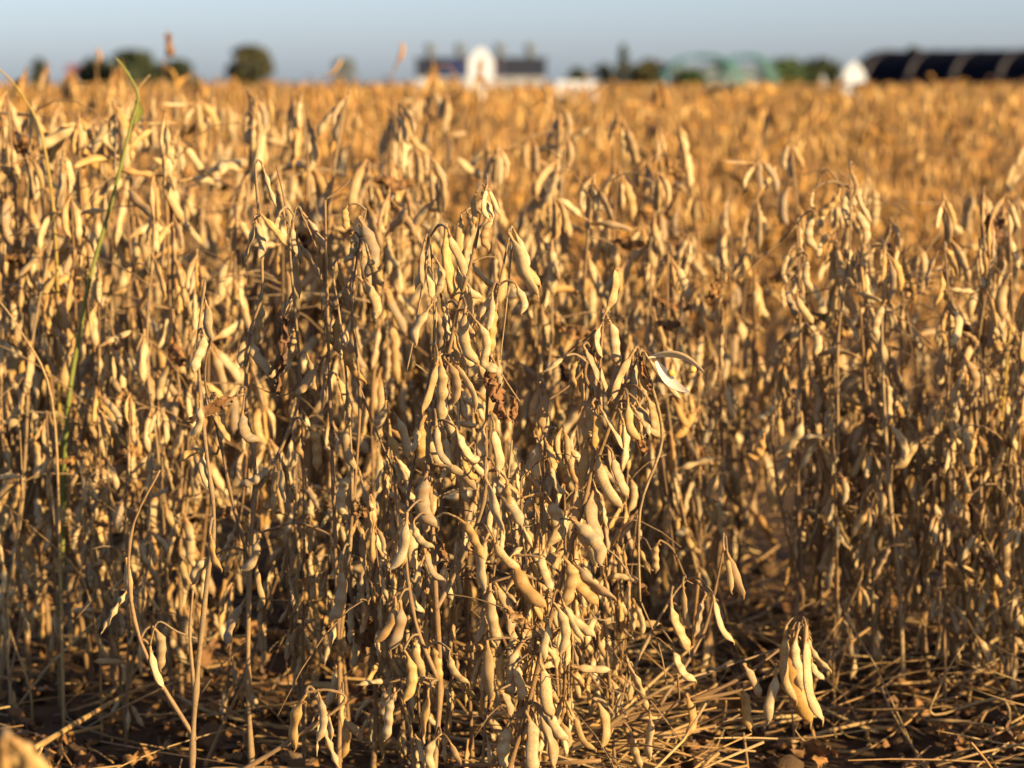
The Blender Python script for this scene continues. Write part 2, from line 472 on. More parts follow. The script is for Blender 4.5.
def foliage(name, a, b2): return plant_mat(name, [(0, a), (1, b2)], tuple(c * .5 for c in a), .4, .7, .1, 1.5, 0.2)
F_DARK = foliage('dark_foliage', (.028, .045, .018), (.055, .065, .02))
F_OLIVE = foliage('olive_foliage', (.05, .05, .014), (.085, .075, .02))
F_GREEN = foliage('green_foliage', (.035, .075, .02), (.075, .115, .03))
F_PALE = foliage('pale_foliage', (.13, .14, .10), (.18, .17, .12))
tree('broadleaf_tree', 39, 58, 24, 230, 'small dark round tree nearest the left end of the horizon', F_DARK, 1)
tree('broadleaf_tree', 98, 57, 44, 240, 'loose dark tree left of the fuller one, behind the amber field', F_DARK, 2)
tree('broadleaf_tree', 132, 50, 50, 235, 'tallest dark green tree of the left group on the horizon', F_DARK, 3)
tree('broadleaf_tree', 176, 60, 42, 240, 'low dark tree right of the tallest one in the left group', F_DARK, 4)
tree('hedge', 140, 68, 120, 250, 'low dark hedge joining the left group of trees', F_DARK, 17, n=2200, cat='hedge')
tree('bushy_tree', 251, 46, 50, 200, 'round olive tree standing alone against the sky', F_OLIVE, 5, n=2600)
tree('bare_tree', 343, 57, 34, 300, 'pale grey thin-leaved tree between round tree and low building', F_PALE, 6, n=420)
tree('shrub', 577, 68, 26, 210, 'small dark bush behind the white board', F_DARK, 7, cat='shrub')
tree('cypress_tree', 623, 43, 22, 220, 'narrow dark pointed tree rising above the bushes', F_DARK, 8, True)
tree('shrub', 603, 64, 26, 222, 'dark bush at the left foot of the pointed tree', F_DARK, 9, cat='shrub')
tree('shrub', 646, 60, 44, 225, 'olive bush right of the pointed tree', F_OLIVE, 10, cat='shrub')
tree('shrub', 690, 70, 40, 175, 'green bush inside the teal hoop frames', F_GREEN, 11, cat='shrub')
tree('shrub', 785, 59, 50, 190, 'bright green bush right of the teal hoop frames', F_GREEN, 12, cat='shrub')
tree('shrub', 822, 58, 46, 200, 'dark green bush between bright bush and white pointed sign', F_DARK, 13, cat='shrub')
tree('shrub', 715, 63, 30, 215, 'dim bush seen behind the middle of the teal hoops', F_DARK, 14, cat='shrub')
tree('broadleaf_tree', 880, 50, 34, 320, 'tree top peeping over left end of the black tunnel', F_OLIVE, 15)
tree('broadleaf_tree', 912, 47, 36, 330, 'second tree top peeping over the black tunnel', F_OLIVE, 16)

M_REDROOF = flat_mat('dull_red_roof', (.16, .05, .06), .7)
hp = P(82, 84, 260); r = root('small_house', (hp.x, 260, 0), 'small house with dull red roof among the left trees', 'house')
mb = MB(); mb.box((-1.5, .2, 0), (1.5, 3, 1.6)); link('wall', mb.mesh('wall', [flat_mat('house_wall', (.35, .31, .28), .8)], False), r)
mb = MB(); mb.add([(-1.8, 0, 1.55), (1.8, 0, 1.55), (1.8, 3.2, 1.55), (-1.8, 3.2, 1.55), (-1.8, 1.6, 2.5), (1.8, 1.6, 2.5)], [(0, 1, 5, 4), (2, 3, 4, 5), (0, 4, 3), (1, 2, 5), (3, 2, 1, 0)])
link('roof', mb.mesh('roof', [M_REDROOF], False), r)

# long low building
Yb = 200; mpp = Yb / FPX
M_NAVY = flat_mat('navy_panel', (.008, .011, .024), .5)
M_BLUE = flat_mat('blue_panel', (.010, .018, .075), .5)
M_MAROON = flat_mat('maroon_panel', (.028, .012, .022), .5)
M_WALLP = flat_mat('pale_render', (.30, .30, .31), .8)
M_ROOFG = flat_mat('grey_roof', (.03, .032, .04), .6)
M_VENT = flat_mat('galvanised', (.085, .095, .10), .5)
M_WHITE = flat_mat('white_paint', (.44, .46, .50), .5, var=.03)
M_DARKW = flat_mat('dark_window', (.03, .035, .045), .2)
bl = P(481, 84, Yb)
r = root('low_building', (bl.x, Yb, 0), 'low pale building with navy and blue upper band and four roof vents', 'building')
hw = 65 * mpp; top = P(481, 59, Yb).z; mid = P(481, 77, Yb).z
mb = MB(); mb.box((-hw + .15, .1, 0), (hw - .15, 5, mid)); link('wall', mb.mesh('wall', [M_WALLP], False), r)
spans = [(-1, -.62, M_NAVY), (-.62, -.18, M_BLUE), (-.18, .10, M_BLUE), (.10, .32, M_MAROON), (.32, 1, M_NAVY)]
for a, b_, mt in spans:
    mb = MB(); mb.box((a * hw + .03, 0, mid + .003), (b_ * hw - .03, 5.1, top)); link('fascia_panel', mb.mesh('fascia_panel', [mt], False), r)
mb = MB(); mb.box((-hw - .1, -.25, top + .003), (hw + .1, 5.3, top + .14)); rf = link('roof', mb.mesh('roof', [M_ROOFG], False), r)
for px in (430, 460, 500, 530):
    x = (px - 481) * mpp; mb = MB()
    mb.tube([(x, 2, top + .1), (x, 2, top + .75)], .30, 12); mb.tube([(x, 2, top + .75), (x, 2, top + .9), (x, 2, top + 1.15), (x, 2, top + 1.25)], [.42, .46, .46, .2], 12)
    link('roof_vent', mb.mesh('roof_vent', [M_VENT]), rf)
for k in range(5):
    x = -hw * .8 + k * hw * .38; mb = MB(); mb.box((x, .06, .75), (x + .9, .14, mid - .25)); link('window', mb.mesh('window', [M_DARKW], False), r)

# black shade tunnel with pale ribs
M_NET = flat_mat('black_shade_net', (.004, .005, .010), 1.0, var=.3)
M_NET.node_tree.nodes['Principled BSDF'].inputs['Specular IOR Level'].default_value = .05
M_RIB = flat_mat('weathered_rib', (.024, .020, .025), .7)
Yt = 150; ang = R(-46)
tp = P(828, 84, Yt); rad = 2.72; Lt = 34
r = root('shade_tunnel', (tp.x + 1.4, Yt, 0), 'long black shade-net tunnel with pale arched ribs', 'tunnel', rz=ang)
def arch(x, rr, k=14): return [(x, rr * (1 - math.cos(math.pi * i / k)), .25 + rr * .86 * math.sin(math.pi * i / k) ** .9) for i in range(k + 1)]
mb = MB(); A = arch(0, rad); Bq = arch(Lt, rad)
A = [(0, A[0][1], -.1)] + A + [(0, A[-1][1], -.1)]; Bq = [(Lt, Bq[0][1], -.1)] + Bq + [(Lt, Bq[-1][1], -.1)]
mb.add(A + Bq, [(i, i + len(A), i + 1 + len(A), i + 1) for i in range(len(A) - 1)] + [tuple(range(len(A))), tuple(range(len(A), 2 * len(A)))[::-1]])
link('net_cover', mb.mesh('net_cover', [M_NET], False), r)
for k in range(10):
    mb = MB(); x = .9 + k * 3.2
    mb.tube([(x, p[1] * 1.03 - .08, p[2] - .10) for p in arch(x, rad)], .17, 8); link('rib', mb.mesh('rib', [M_RIB]), r)

# teal hoop frames
M_TEAL = flat_mat('teal_pipe', (.045, .14, .125), .5)
M_FILM = flat_mat('milky_film', (.11, .14, .15), .4)
def hoops(px0, px1, pytop, Y, label):
    a, b_ = P(px0, 84, Y), P(px1, 84, Y); w = b_.x - a.x; H = P((px0 + px1) / 2, pytop, Y).z
    r = root('hoop_frame', ((a.x + b_.x) / 2, Y, 0), label, 'greenhouse frame', 'teal hoop greenhouse frames')
    for k in range(4):
        mb = MB(); mb.tube([(-w / 2 * math.cos(math.pi * i / 16), k * 2.0, H * math.sin(math.pi * i / 16) ** .75) for i in range(17)], .085, 6)
        link('hoop', mb.mesh('hoop', [M_TEAL]), r)
    for s in (-.55, 0, .55):
        z = H * math.sin(math.acos(s)) ** .75
        mb = MB(); mb.tube([(s * w / 2, -.1, z - .16), (s * w / 2, 6.2, z - .16)], .08, 6); link('purlin', mb.mesh('purlin', [M_TEAL]), r)
    mb = MB(); mb.box((-w * .36, 6.3, 0), (w * .36, 6.4, H * .72)); link('end_sheet', mb.mesh('end_sheet', [M_FILM], False), r)
hoops(664, 744, 55, 170, 'left teal pipe hoop frame of an open greenhouse')
hoops(722, 778, 55, 176, 'right narrower teal pipe hoop frame beside green bushes')

# plot signs
M_POST = flat_mat('sign_post_wood', (.5, .45, .38), .7)
def sign(name, px, pt, pb, w, Y, label, shape):
    c = P(px, (pt + pb) / 2, Y); h = (pb - pt) / FPX * Y / 2; ww = w / FPX * Y / 2
    r = root(name, (c.x, Y, 0), label, 'sign')
    if shape == 'oct': o = [(-.55, 1), (.55, 1), (1, .45), (1, -.5), (.6, -1), (-.6, -1), (-1, -.5), (-1, .45)]
    elif shape == 'house': o = [(0, 1.06), (.5, .80), (1, .30), (.92, -1), (-.92, -1), (-1, .30), (-.5, .80)]
    elif shape == 'gem': o = [(0, 1.05), (.7, .6), (1, .12), (.92, -.5), (.55, -1), (-.55, -1), (-.92, -.5), (-1, .12), (-.7, .6)]
    elif shape == 'round': o = [(math.sin(k * math.pi / 8) * (1 if k in (0,) else 1), math.cos(k * math.pi / 8)) for k in range(16)]
    else: o = [(-1, 1), (1, 1), (1, -1), (-1, -1)]
    mb = MB(); n_ = len(o); t = .012
    mb.add([(x * ww, -t, c.z + z * h) for x, z in o] + [(x * ww, 0, c.z + z * h) for x, z in o],
           [tuple(range(n_))[::-1], tuple(range(n_, 2 * n_))] + [(i, (i + 1) % n_, (i + 1) % n_ + n_, i + n_) for i in range(n_)])
    link('panel', mb.mesh('panel', [M_WHITE], False), r)
    mb = MB(); mb.tube([(0, .02, -.05), (0, .02, c.z + h * .5)], .018, 8); link('post', mb.mesh('post', [M_POST]), r)
sign('plot_sign', 481, 48, 88, 27, 17, 'white house-shaped plot sign in front of the low building', 'house')
sign('plot_sign', 854, 62, 96, 23, 20, 'white pointed plot sign in front of the black tunnel', 'gem')
sign('plot_sign', 823, 76, 92, 5, 40, 'tiny pale plot sign left of the white pointed sign', 'house')
sign('plot_sign', 422, 80, 100, 8, 36, 'narrow white marker at left corner of the low building', 'rect')
sign('white_board', 578, 81, 100, 44, 24, 'low wide white board standing in the amber field', 'rect')

# ------------------------------------------------------------------ plants of the photo's middle distance and beyond
rng = random.Random(5)
rB = random.Random(77)
protoB = []
for k in range(8):
    H = rB.uniform(.58, .66)
    d = grow(500 + k, H, rB.choice((2, 3, 3)), 1.35, rB.choice((2, 3)), 2, PODS_B, LEAVES_B, .03, .003, 1.3, .2, .06)
    q = make_plant('soybean_plant', d, PODS_B, LEAVES_B, M_STEMB, 'x', 'plant', None, 5)
    protoB.append(Proto(q, H))
LB = 'amber soybean plant in the plots beyond the beige stand'
GB = 'amber soybean plants in the plots beyond the first stand'
nB = 0
y = 5.15
B_END = 5.15
while nB < 96:
    half = .206 * y + .12
    x = -half + rng.uniform(0, .1)
    while x < half:
        z = 1 + .10 * noise.noise(Vector((x * 1.7, y * .9, 5)))
        p = rng.choice(protoB)
        p.put((x, y + rng.gauss(0, .05), 0), rng.uniform(0, 6.28), z * rng.uniform(.98, 1.14), LB, GB, (rng.gauss(0, .06), rng.gauss(0, .06)))
        nB += 1
        x += rng.uniform(.085, .15)
    B_END = y
    y += .42

# the rest of the field: one mesh
def far_field(y0, y1):
    rg = random.Random(9); nr = np.random.default_rng(9)
    lods = []
    for k in range(6):
        for lod in (0, 1):
            axes, pods, lvs, st = grow(700 + k, .62, 2, 1.15 if lod == 0 else .7, 3 if lod == 0 else 3, 0, [0], [0], .03, .003, 1.4, .3, .065 if lod == 0 else .09)
            mb = MB(); r2 = random.Random(k)
            for pts, rad in axes: mb.tube(pts[::4] + [pts[-1]], .003 if lod == 0 else .004, 3, 0, r2.uniform(.01, .99))
            for _, m in pods:
                v, f = pod_shape(r2, POD_LEN * (1 if lod == 0 else 1.35), .012 * (1 if lod == 0 else 1.5), .008 * (1 if lod == 0 else 1.5), 2, .08, 6 if lod == 0 else 5, 4, ped=.12)
                mb.add([m @ p for p in v], f, 1, r2.uniform(.01, .99))
            for _, m in lvs:
                v, f = leaf_shape(r2, .06 * (1 if lod == 0 else 1.3), 3, 4)
                mb.add([m @ p for p in v], f, 2, r2.uniform(.01, .99))
            v = np.array(mb.v, np.float32); li = np.concatenate([np.array(q) for q in mb.f]); lt = np.array([len(q) for q in mb.f])
            lods.append((v, li, lt, np.array(mb.m), np.array(mb.t, np.float32), lod))
    V, LI, LT, MI, TN, off = [], [], [], [], [], 0
    y = y0; row = .42
    while y < y1:
        if any(a < y < b_ for a, b_ in ((9.4, 10.3), (15.5, 17.0), (24, 26.5), (38, 42))): y += row; continue     # alleys between plots
        half = .206 * y * 1.06 + .4
        sp = .12 if y < 16 else .2 if y < 32 else .38
        x = -half + rg.uniform(0, sp)
        pick = [q for q in lods if q[5] == (0 if y < 16 else 1)]
        while x < half:
            if noise.noise(Vector((x * .8, y * .5, 8))) < -.38: x += sp; continue
            v, li, lt, mi, tn, _ = rg.choice(pick)
            a = rg.uniform(0, 6.28); s = rg.uniform(.96, 1.16) * (1 + .08 * noise.noise(Vector((x * .6, y * .35, 2))))
            c_, s_ = math.cos(a) * s, math.sin(a) * s
            w = np.empty_like(v); w[:, 0] = v[:, 0] * c_ - v[:, 1] * s_ + x; w[:, 1] = v[:, 0] * s_ + v[:, 1] * c_ + y + rg.gauss(0, .08); w[:, 2] = v[:, 2] * s
            V.append(w); LI.append(li + off); LT.append(lt); MI.append(mi); TN.append((tn + rg.random()) % 1); off += len(v)
            x += sp * rg.uniform(.7, 1.3)
        y += row if y < 16 else row * 1.3 if y < 32 else row * 2
    V = np.concatenate(V); LI = np.concatenate(LI); LT = np.concatenate(LT); MI = np.concatenate(MI); TN = np.concatenate(TN)
    me = bpy.data.meshes.new('soybean_field')
    me.vertices.add(len(V)); me.vertices.foreach_set('co', V.ravel())
    me.loops.add(len(LI)); me.loops.foreach_set('vertex_index', LI.astype(np.int32))
    me.polygons.add(len(LT)); st = np.concatenate([[0], np.cumsum(LT)[:-1]])
    me.polygons.foreach_set('loop_start', st.astype(np.int32)); me.polygons.foreach_set('material_index', MI.astype(np.int32))
    for mt in (M_STEMB, M_PODB, M_LEAFB): me.materials.append(mt)
    me.update(calc_edges=True)
    at = me.attributes.new('tone', 'FLOAT', 'POINT'); at.data.foreach_set('value', TN)
    return tag(link('soybean_field', me), 'amber ripe soybean field stretching to the horizon', 'field', kind='stuff')
far_field(B_END + .42, 62)

# ------------------------------------------------------------------ the beige stand
rA = random.Random(31)
protoA = []
for k in range(11):
    H = rA.uniform(.58, .66)
    d = grow(100 + k, H, rA.choice((1, 2, 2, 3)), 1.8, rA.choice((0, 1, 1, 2, 2)), rA.choice((6, 8, 9)), PODS_MID, LEAVES, .025, .0031, 1.0, .16, .045)
    q = make_plant('soybean_plant', d, PODS_MID, LEAVES, M_STEM, 'x', 'plant', None, 6)
    protoA.append(Proto(q, H))
def put_tip(px, py, Y, label, group=None, tilt=None):
    t = P(px, py, Y)
    p = rA.choice(protoA)
    sc = t.z / p.H
    sc = max(.62, min(1.24, sc))
    tl = tilt or (rA.gauss(0, .05), rA.gauss(0, .05))
    p.put((t.x - tl[1] * t.z, Y, 0), rA.uniform(0, 6.28), sc, label, group, tl)
LA = {'left': ('dry beige soybean plant in the tall stand left of the front clump', 'beige plants in the stand left of the clump'),
      'mid': ('dry beige soybean plant in the stand directly behind the front clump', 'beige plants in the stand behind the clump'),
      'right': ('dry beige soybean plant in the lower stand right of the front clump', 'beige plants in the stand right of the clump')}
def zone(px): return 'left' if px < 380 else 'mid' if px < 680 else 'right'
tips = [(35, 158, 2.95), (88, 140, 3.1), (160, 128, 3.1), (205, 98, 3.0), (18, 150, 3.0), (60, 190, 2.85), (340, 185, 2.85), (378, 84, 3.3), (130, 170, 2.8), (185, 215, 2.8),
        (395, 150, 3.2), (425, 185, 3.1), (225, 205, 2.95), (300, 165, 3.2), (105, 230, 2.8),
        (540, 130, 3.4), (595, 112, 3.5), (640, 165, 3.2), (692, 122, 3.3), (735, 150, 3.2), (768, 135, 3.3), (535, 235, 2.95), (665, 225, 3.0),
        (760, 250, 2.85), (920, 240, 2.85), (948, 188, 2.9), (978, 205, 2.95), (1010, 235, 2.85), (870, 215, 3.0), (830, 225, 2.9), (712, 250, 2.9), (1035, 190, 2.9), (900, 300, 2.8)]
for px, py, Y in tips:
    put_tip(px, py, Y, *LA[zone(px)])
for Y, step in ((2.92, 40), (3.15, 42), (3.45, 50), (3.75, 58)):
    px = -60
    while px < 1110:
        x = px + rA.uniform(-24, 24)
        if (690 < x < 765 and Y < 3.4) or (noise.noise(Vector((x * .012, Y * 3, 1))) < -.16):
            px += step; continue
        base = 118 if x < 420 else 178 if x < 700 else 208
        base -= (Y - 3.0) * 55
        put_tip(x, max(90, base + rA.uniform(-35, 55)), Y + rA.gauss(0, .06), *LA[zone(x)])
        px += step
for Y, step, last in ((4.1, 62, 520), (4.4, 66, 430), (4.75, 70, 380)):
    px = -50
    while px < last:
        put_tip(px + rA.uniform(-28, 28), 96 + rA.uniform(-12, 30), Y + rA.gauss(0, .06), 'blurred beige soybean plant deep in the stand at left, behind its front rows', 'beige plants deep in the left stand')
        px += step
for px, py in ((15, 66), (40, 70), (66, 62), (88, 72), (118, 66), (150, 60), (190, 70), (215, 74), (300, 82), (345, 80), (395, 78), (640, 82), (560, 84)):
    Y = rA.uniform(4.9, 6.2); t = P(px, py, Y); p = rA.choice(protoB)
    p.put((t.x, Y, 0), rA.uniform(0, 6.28), t.z / p.H, 'tall amber soybean plant whose top reaches the horizon line', 'amber plants reaching the horizon')
for px, py, Y in [(395, 420, 2.5), (430, 380, 2.4), (470, 330, 2.42), (455, 470, 2.36), (510, 390, 2.5), (555, 430, 2.4), (600, 420, 2.5), (575, 520, 2.36), (510, 560, 2.32), (480, 610, 2.3), (410, 590, 2.36), (600, 600, 2.4), (545, 640, 2.32), (350, 420, 2.64), (620, 540, 2.52)]:
    put_tip(px, py, Y, 'half-hidden dry soybean plant in the shade at the back of the front clump', 'shaded plants at the back of the clump')
for px, py, Y in [(22, 470, 2.7), (70, 430, 2.75), (110, 450, 2.68), (165, 420, 2.72), (230, 470, 2.62), (285, 450, 2.6), (320, 480, 2.5), (140, 520, 2.6)]:
    put_tip(px, py, Y, 'short shaded soybean plant low at the foot of the left stand', 'short plants at the foot of the left stand')
for px, py, Y in [(690, 440, 2.95), (845, 470, 2.8), (885, 440, 2.85), (935, 470, 2.76), (975, 440, 2.8), (1015, 470, 2.72)]:
    put_tip(px, py, Y, 'short shaded soybean plant low at the foot of the right stand', 'short plants at the foot of the right stand')
for x, y in [(.62, 2.1), (.74, 2.3), (.9, 2.15), (1.05, 2.3), (1.2, 2.1), (.7, 1.85), (.95, 1.8), (1.15, 1.85), (1.35, 1.7), (1.4, 2.2), (.85, 2.55), (1.1, 2.6), (1.35, 2.55), (1.6, 2.4), (1.6, 1.9), (.95, 2.9), (1.2, 2.95), (1.5, 2.9), (.8, 1.55), (1.1, 1.45), (.56, 2.3), (.66, 2.2), (.8, 2.2), (.58, 1.95), (.8, 1.98), (1.0, 2.0), (.7, 2.45), (.95, 2.45), (.72, 2.7), (.85, 2.75), (1.0, 2.75), (.55, 1.7), (.68, 1.65), (1.25, 2.4), (.8, 2.62), (.9, 1.65)]:  # unseen plants added on the sun side to darken the stand's lower parts
    if y < 2.58 - .625 * (x - .15): continue
    rA.choice(protoA).put((x, y, 0), rA.uniform(0, 6.28), rA.uniform(.9, 1.05), 'unseen dry soybean plant added past the right edge to shade the stand', 'beige plants added past the right edge for shade', (rA.gauss(0, .05), rA.gauss(0, .05)))

# ------------------------------------------------------------------ plants set out by hand
class Hero:
    def __init__(s, label, Y, stems, seed, group=None, name='soybean_plant', smat=None):
        s.Y = Y; s.rng = random.Random(seed); s.paths = []
        x0, y0 = stems[0][0][:2]
        b = P(*stems[0][0][:2], Y); s.base = Vector((b.x, Y, 0))
        s.r = root(name, s.base, label, 'plant', group); s.mat = smat or M_STEM
        for i, st in enumerate(stems):
            r0 = .0030 if i == 0 else .0021
            pts = []
            for q in st:
                d = q[2] if len(q) > 2 else 0
                pts.append(P(q[0], q[1], Y + d) - s.base)
            if i == 0 and pts[0].z > .02: pts = [Vector((pts[0].x, pts[0].y, -.01))] + pts
            pts = smooth_path(pts, 5)
            s.paths.append(pts)
            link('stem' if i == 0 else 'branch', axis_mesh('stem', pts, [r0 * (1 - .6 * k / (len(pts) - 1)) for k in range(len(pts))], s.mat, 8), s.r)
    def near(s, p):
        best = min(((q - p).length + (max(0, q.z - p.z - .01) * .4), i, j) for i, pts in enumerate(s.paths) for j, q in enumerate(pts))
        return s.paths[best[1]][best[2]]
    def pods(s, rows, jit=.018, podset=None):
        podset = podset or PODS
        for row in rows:
            ax, ay, ex, ey = row[:4]; w = row[4] if len(row) > 4 else 1.0
            bow = row[5] if len(row) > 5 else s.rng.choice((-1, 1))
            d0 = s.rng.gauss(0, jit) - .008
            a = P(ax, ay, s.Y + d0) - s.base; e = P(ex, ey, s.Y + d0 + s.rng.gauss(0, .008)) - s.base
            q = s.near(a)
            stalk = None
            if .002 < (q - a).length < .09:
                mm = (q + a) / 2 + Vector((0, 0, .15 * (q - a).length + .001)); stalk = (q, mm, a)
            ln = (e - a).length; sc = ln / POD_LEN
            k = s.rng.randrange(len(podset))
            if ln < .024: k = 7
            m = orient(a, e - a, Vector((bow, s.rng.gauss(0, .5), .0)), sc)
            ws = w * max(.72, min(1.45, 1 / sc ** .55))
            m = m @ Matrix.Diagonal((ws, ws, 1, 1))
            s.hang(podset[k], m, stalk)
    def fill(s, n, lo=.12, podset=None, back=.03):
        podset = podset or PODS
        for _ in range(n):
            pts = s.rng.choice(s.paths); q = s.rng.choice(pts[int(len(pts) * lo):])
            if q.z < .08: continue
            a2 = s.rng.uniform(0, 6.28); tilt = min(1.2, abs(s.rng.gauss(.25, .25)))
            d = Vector((math.cos(a2) * math.sin(tilt), math.sin(a2) * math.sin(tilt), -math.cos(tilt)))
            an = q + Vector((math.cos(a2) * .005, abs(math.sin(a2)) * .006 + s.rng.uniform(0, back), s.rng.uniform(-.006, .008)))
            s.hang(podset[s.rng.randrange(len(podset))], orient(an, d, Vector((s.rng.gauss(0, 1), s.rng.gauss(0, 1), .2)), s.rng.uniform(.72, 1.0)), (q, (q + an) / 2 + Vector((0, 0, .004)), an))
    def hang(s, me, m, stalk):
        o = link('pod', me, s.r, mw=m)
        if stalk:
            mb = MB(); mb.tube(smooth_path(stalk, 3), .0012, 5)
            iv = m.inverted(); mb.v = [tuple(iv @ Vector(p)) for p in mb.v]
            link('pod_stalk', mb.mesh('pod_stalk', [s.mat]), o)
    def leaf(s, ax, ay, ex, ey, k=0, w=1.0, dy=0):
        a = P(ax, ay, s.Y - .01 - dy) - s.base; e = P(ex, ey, s.Y - .015 - dy) - s.base
        sc = (e - a).length / .055
        link('withered_leaf', LEAVES[k], s.r, mw=orient(a, e - a, Vector((1, .3, 0)), sc) @ Matrix.Diagonal((w, w, 1, 1)))
        q = s.near(a); mb = MB(); mb.tube(smooth_path([q, (q + a) / 2 + Vector((0, 0, .003)), a], 3), .0007, 5); link('leaf_stalk', mb.mesh('leaf_stalk', [s.mat]), s.r)
    def stalk(s, pts, rad=.0010):
        mb = MB(); q = smooth_path([P(x, y, s.Y + (z[0] if z else 0)) - s.base for x, y, *z in pts], 5)
        mb.tube(q, [rad * (1 - .35 * i / (len(q) - 1)) for i in range(len(q))], 5); link('leaf_stalk', mb.mesh('leaf_stalk', [s.mat]), s.r)
    def done(s):
        pass

h = Hero('tallest front soybean plant, crowded with tan pods up to a bare pointed tip', 2.25,
         [[(432, 800), (440, 690, .02), (436, 600), (432, 520), (428, 440), (445, 370), (458, 310), (471, 262), (480, 222), (487, 184)],
          [(436, 610), (462, 560, .02), (484, 500, .02), (486, 430), (489, 370), (497, 300), (510, 232)],
          [(438, 680), (415, 620), (405, 540), (412, 470, .02), (432, 360), (434, 300), (430, 238)]], 1)
h.pods([(476, 193, 474, 224, .7), (482, 194, 481, 231), (487, 185, 489, 219), (488, 187, 500, 215, .6), (491, 217, 489, 250), (466, 210, 471, 236, 1.0), (461, 214, 460, 253, .9),
        (446, 224, 460, 303, 1.15, -1), (448, 229, 465, 276, .9, 1), (458, 262, 482, 298, 1, -1), (471, 260, 497, 289, 1, -1), (508, 232, 538, 295, 1.05, -1), (511, 236, 540, 285, .95, -1), (515, 283, 521, 314),
        (424, 243, 423, 284, .9), (435, 258, 435, 296), (428, 268, 432, 298), (432, 304, 416, 346), (434, 306, 438, 352), (449, 302, 453, 347, .8), (466, 306, 478, 364), (475, 320, 482, 362), (492, 292, 488, 330), (497, 303, 492, 352), (456, 306, 475, 340),
        (438, 356, 422, 412), (439, 356, 441, 422, 1.1), (444, 358, 453, 405), (451, 358, 475, 412), (475, 358, 488, 413), (484, 360, 500, 385), (480, 352, 497, 372),
        (426, 415, 424, 471, 1.3), (416, 425, 412, 452), (428, 470, 439, 528, 1.35), (433, 464, 476, 489, 1, 1), (462, 454, 478, 479), (466, 450, 486, 476), (456, 427, 482, 462), (436, 420, 452, 466), (444, 430, 440, 480),
        (487, 420, 485, 477), (494, 423, 499, 472), (485, 477, 504, 531, 1, -1), (497, 471, 522, 526, 1, -1), (507, 480, 513, 520),
        (407, 512, 390, 570), (411, 513, 416, 570), (414, 520, 434, 547), (424, 548, 445, 580), (405, 520, 402, 566), (456, 517, 483, 558), (468, 548, 480, 584), (489, 533, 485, 591, 1.1), (494, 538, 520, 570), (446, 560, 452, 600),
        (395, 596, 375, 643), (399, 600, 390, 650), (414, 585, 424, 612), (404, 650, 404, 702), (414, 642, 421, 683), (396, 692, 385, 740), (383, 685, 383, 718), (450, 650, 469, 683), (441, 734, 434, 772), (450, 742, 461, 764), (430, 640, 440, 680), (428, 690, 424, 735)])
h.fill(16)
h.leaf(489, 372, 502, 414, 1, .7); h.leaf(516, 398, 512, 432, 2, .6); h.leaf(440, 540, 452, 566, 3); h.leaf(508, 610, 528, 624, 4)
h.stalk([(487, 350), (505, 380, -.01), (520, 402, -.01)], .0012); h.stalk([(471, 262), (486, 257), (500, 258)]); h.stalk([(428, 250), (415, 330, -.01), (407, 370, -.01)]); h.stalk([(512, 240), (507, 300), (500, 360)])
h.done()

h = Hero('front soybean plant leaning right whose split pod shows yellow seeds', 2.27,
         [[(505, 790), (524, 720), (545, 640), (566, 560), (585, 500), (596, 440), (599, 380), (603, 318)],
          [(590, 480, .01), (612, 420), (628, 380), (642, 348)],
          [(598, 400, .01), (585, 375), (592, 345)]], 2)
h.pods([(602, 317, 615, 270, 1, 1), (603, 322, 602, 357), (583, 346, 598, 381, 1.25), (565, 356, 545, 371), (580, 357, 576, 386, .9), (635, 349, 613, 399, 1.15, -1), (639, 352, 648, 391, 1.05), (645, 353, 681, 399, .65, -1),
        (636, 400, 644, 436), (645, 395, 655, 432), (628, 398, 640, 440), (592, 403, 595, 448, 1.1), (600, 408, 622, 448, .9), (622, 418, 622, 469, 1.1), (631, 405, 649, 435), (640, 420, 660, 436), (597, 449, 622, 508, 1), (612, 452, 628, 496), (594, 488, 601, 543, 1.25), (587, 440, 582, 490), (582, 490, 580, 540),
        (566, 510, 562, 541), (570, 518, 601, 565, 1.3, 1), (572, 530, 596, 566, 1.2, 1), (563, 549, 530, 578, 1.1, 1), (570, 555, 615, 598, 1.25, -1), (573, 562, 598, 604, 1.2, -1), (563, 557, 565, 606, 1.3), (553, 602, 560, 655), (563, 598, 595, 636, 1.05, -1), (563, 602, 583, 640),
        (514, 556, 546, 607, 1.15, -1), (490, 583, 498, 645, 1.05), (494, 581, 510, 635), (513, 626, 513, 664), (487, 640, 491, 699, 1.1), (524, 640, 510, 696, 1.3), (538, 640, 557, 669), (499, 690, 511, 716), (540, 662, 553, 716, 1.1), (543, 710, 568, 740, 1.1, -1), (534, 704, 554, 768, 1.3), (510, 720, 513, 772, 1.3), (526, 712, 534, 774, 1.2), (520, 660, 522, 700), (505, 650, 501, 690), (548, 620, 545, 660)], .014)
h.fill(22)
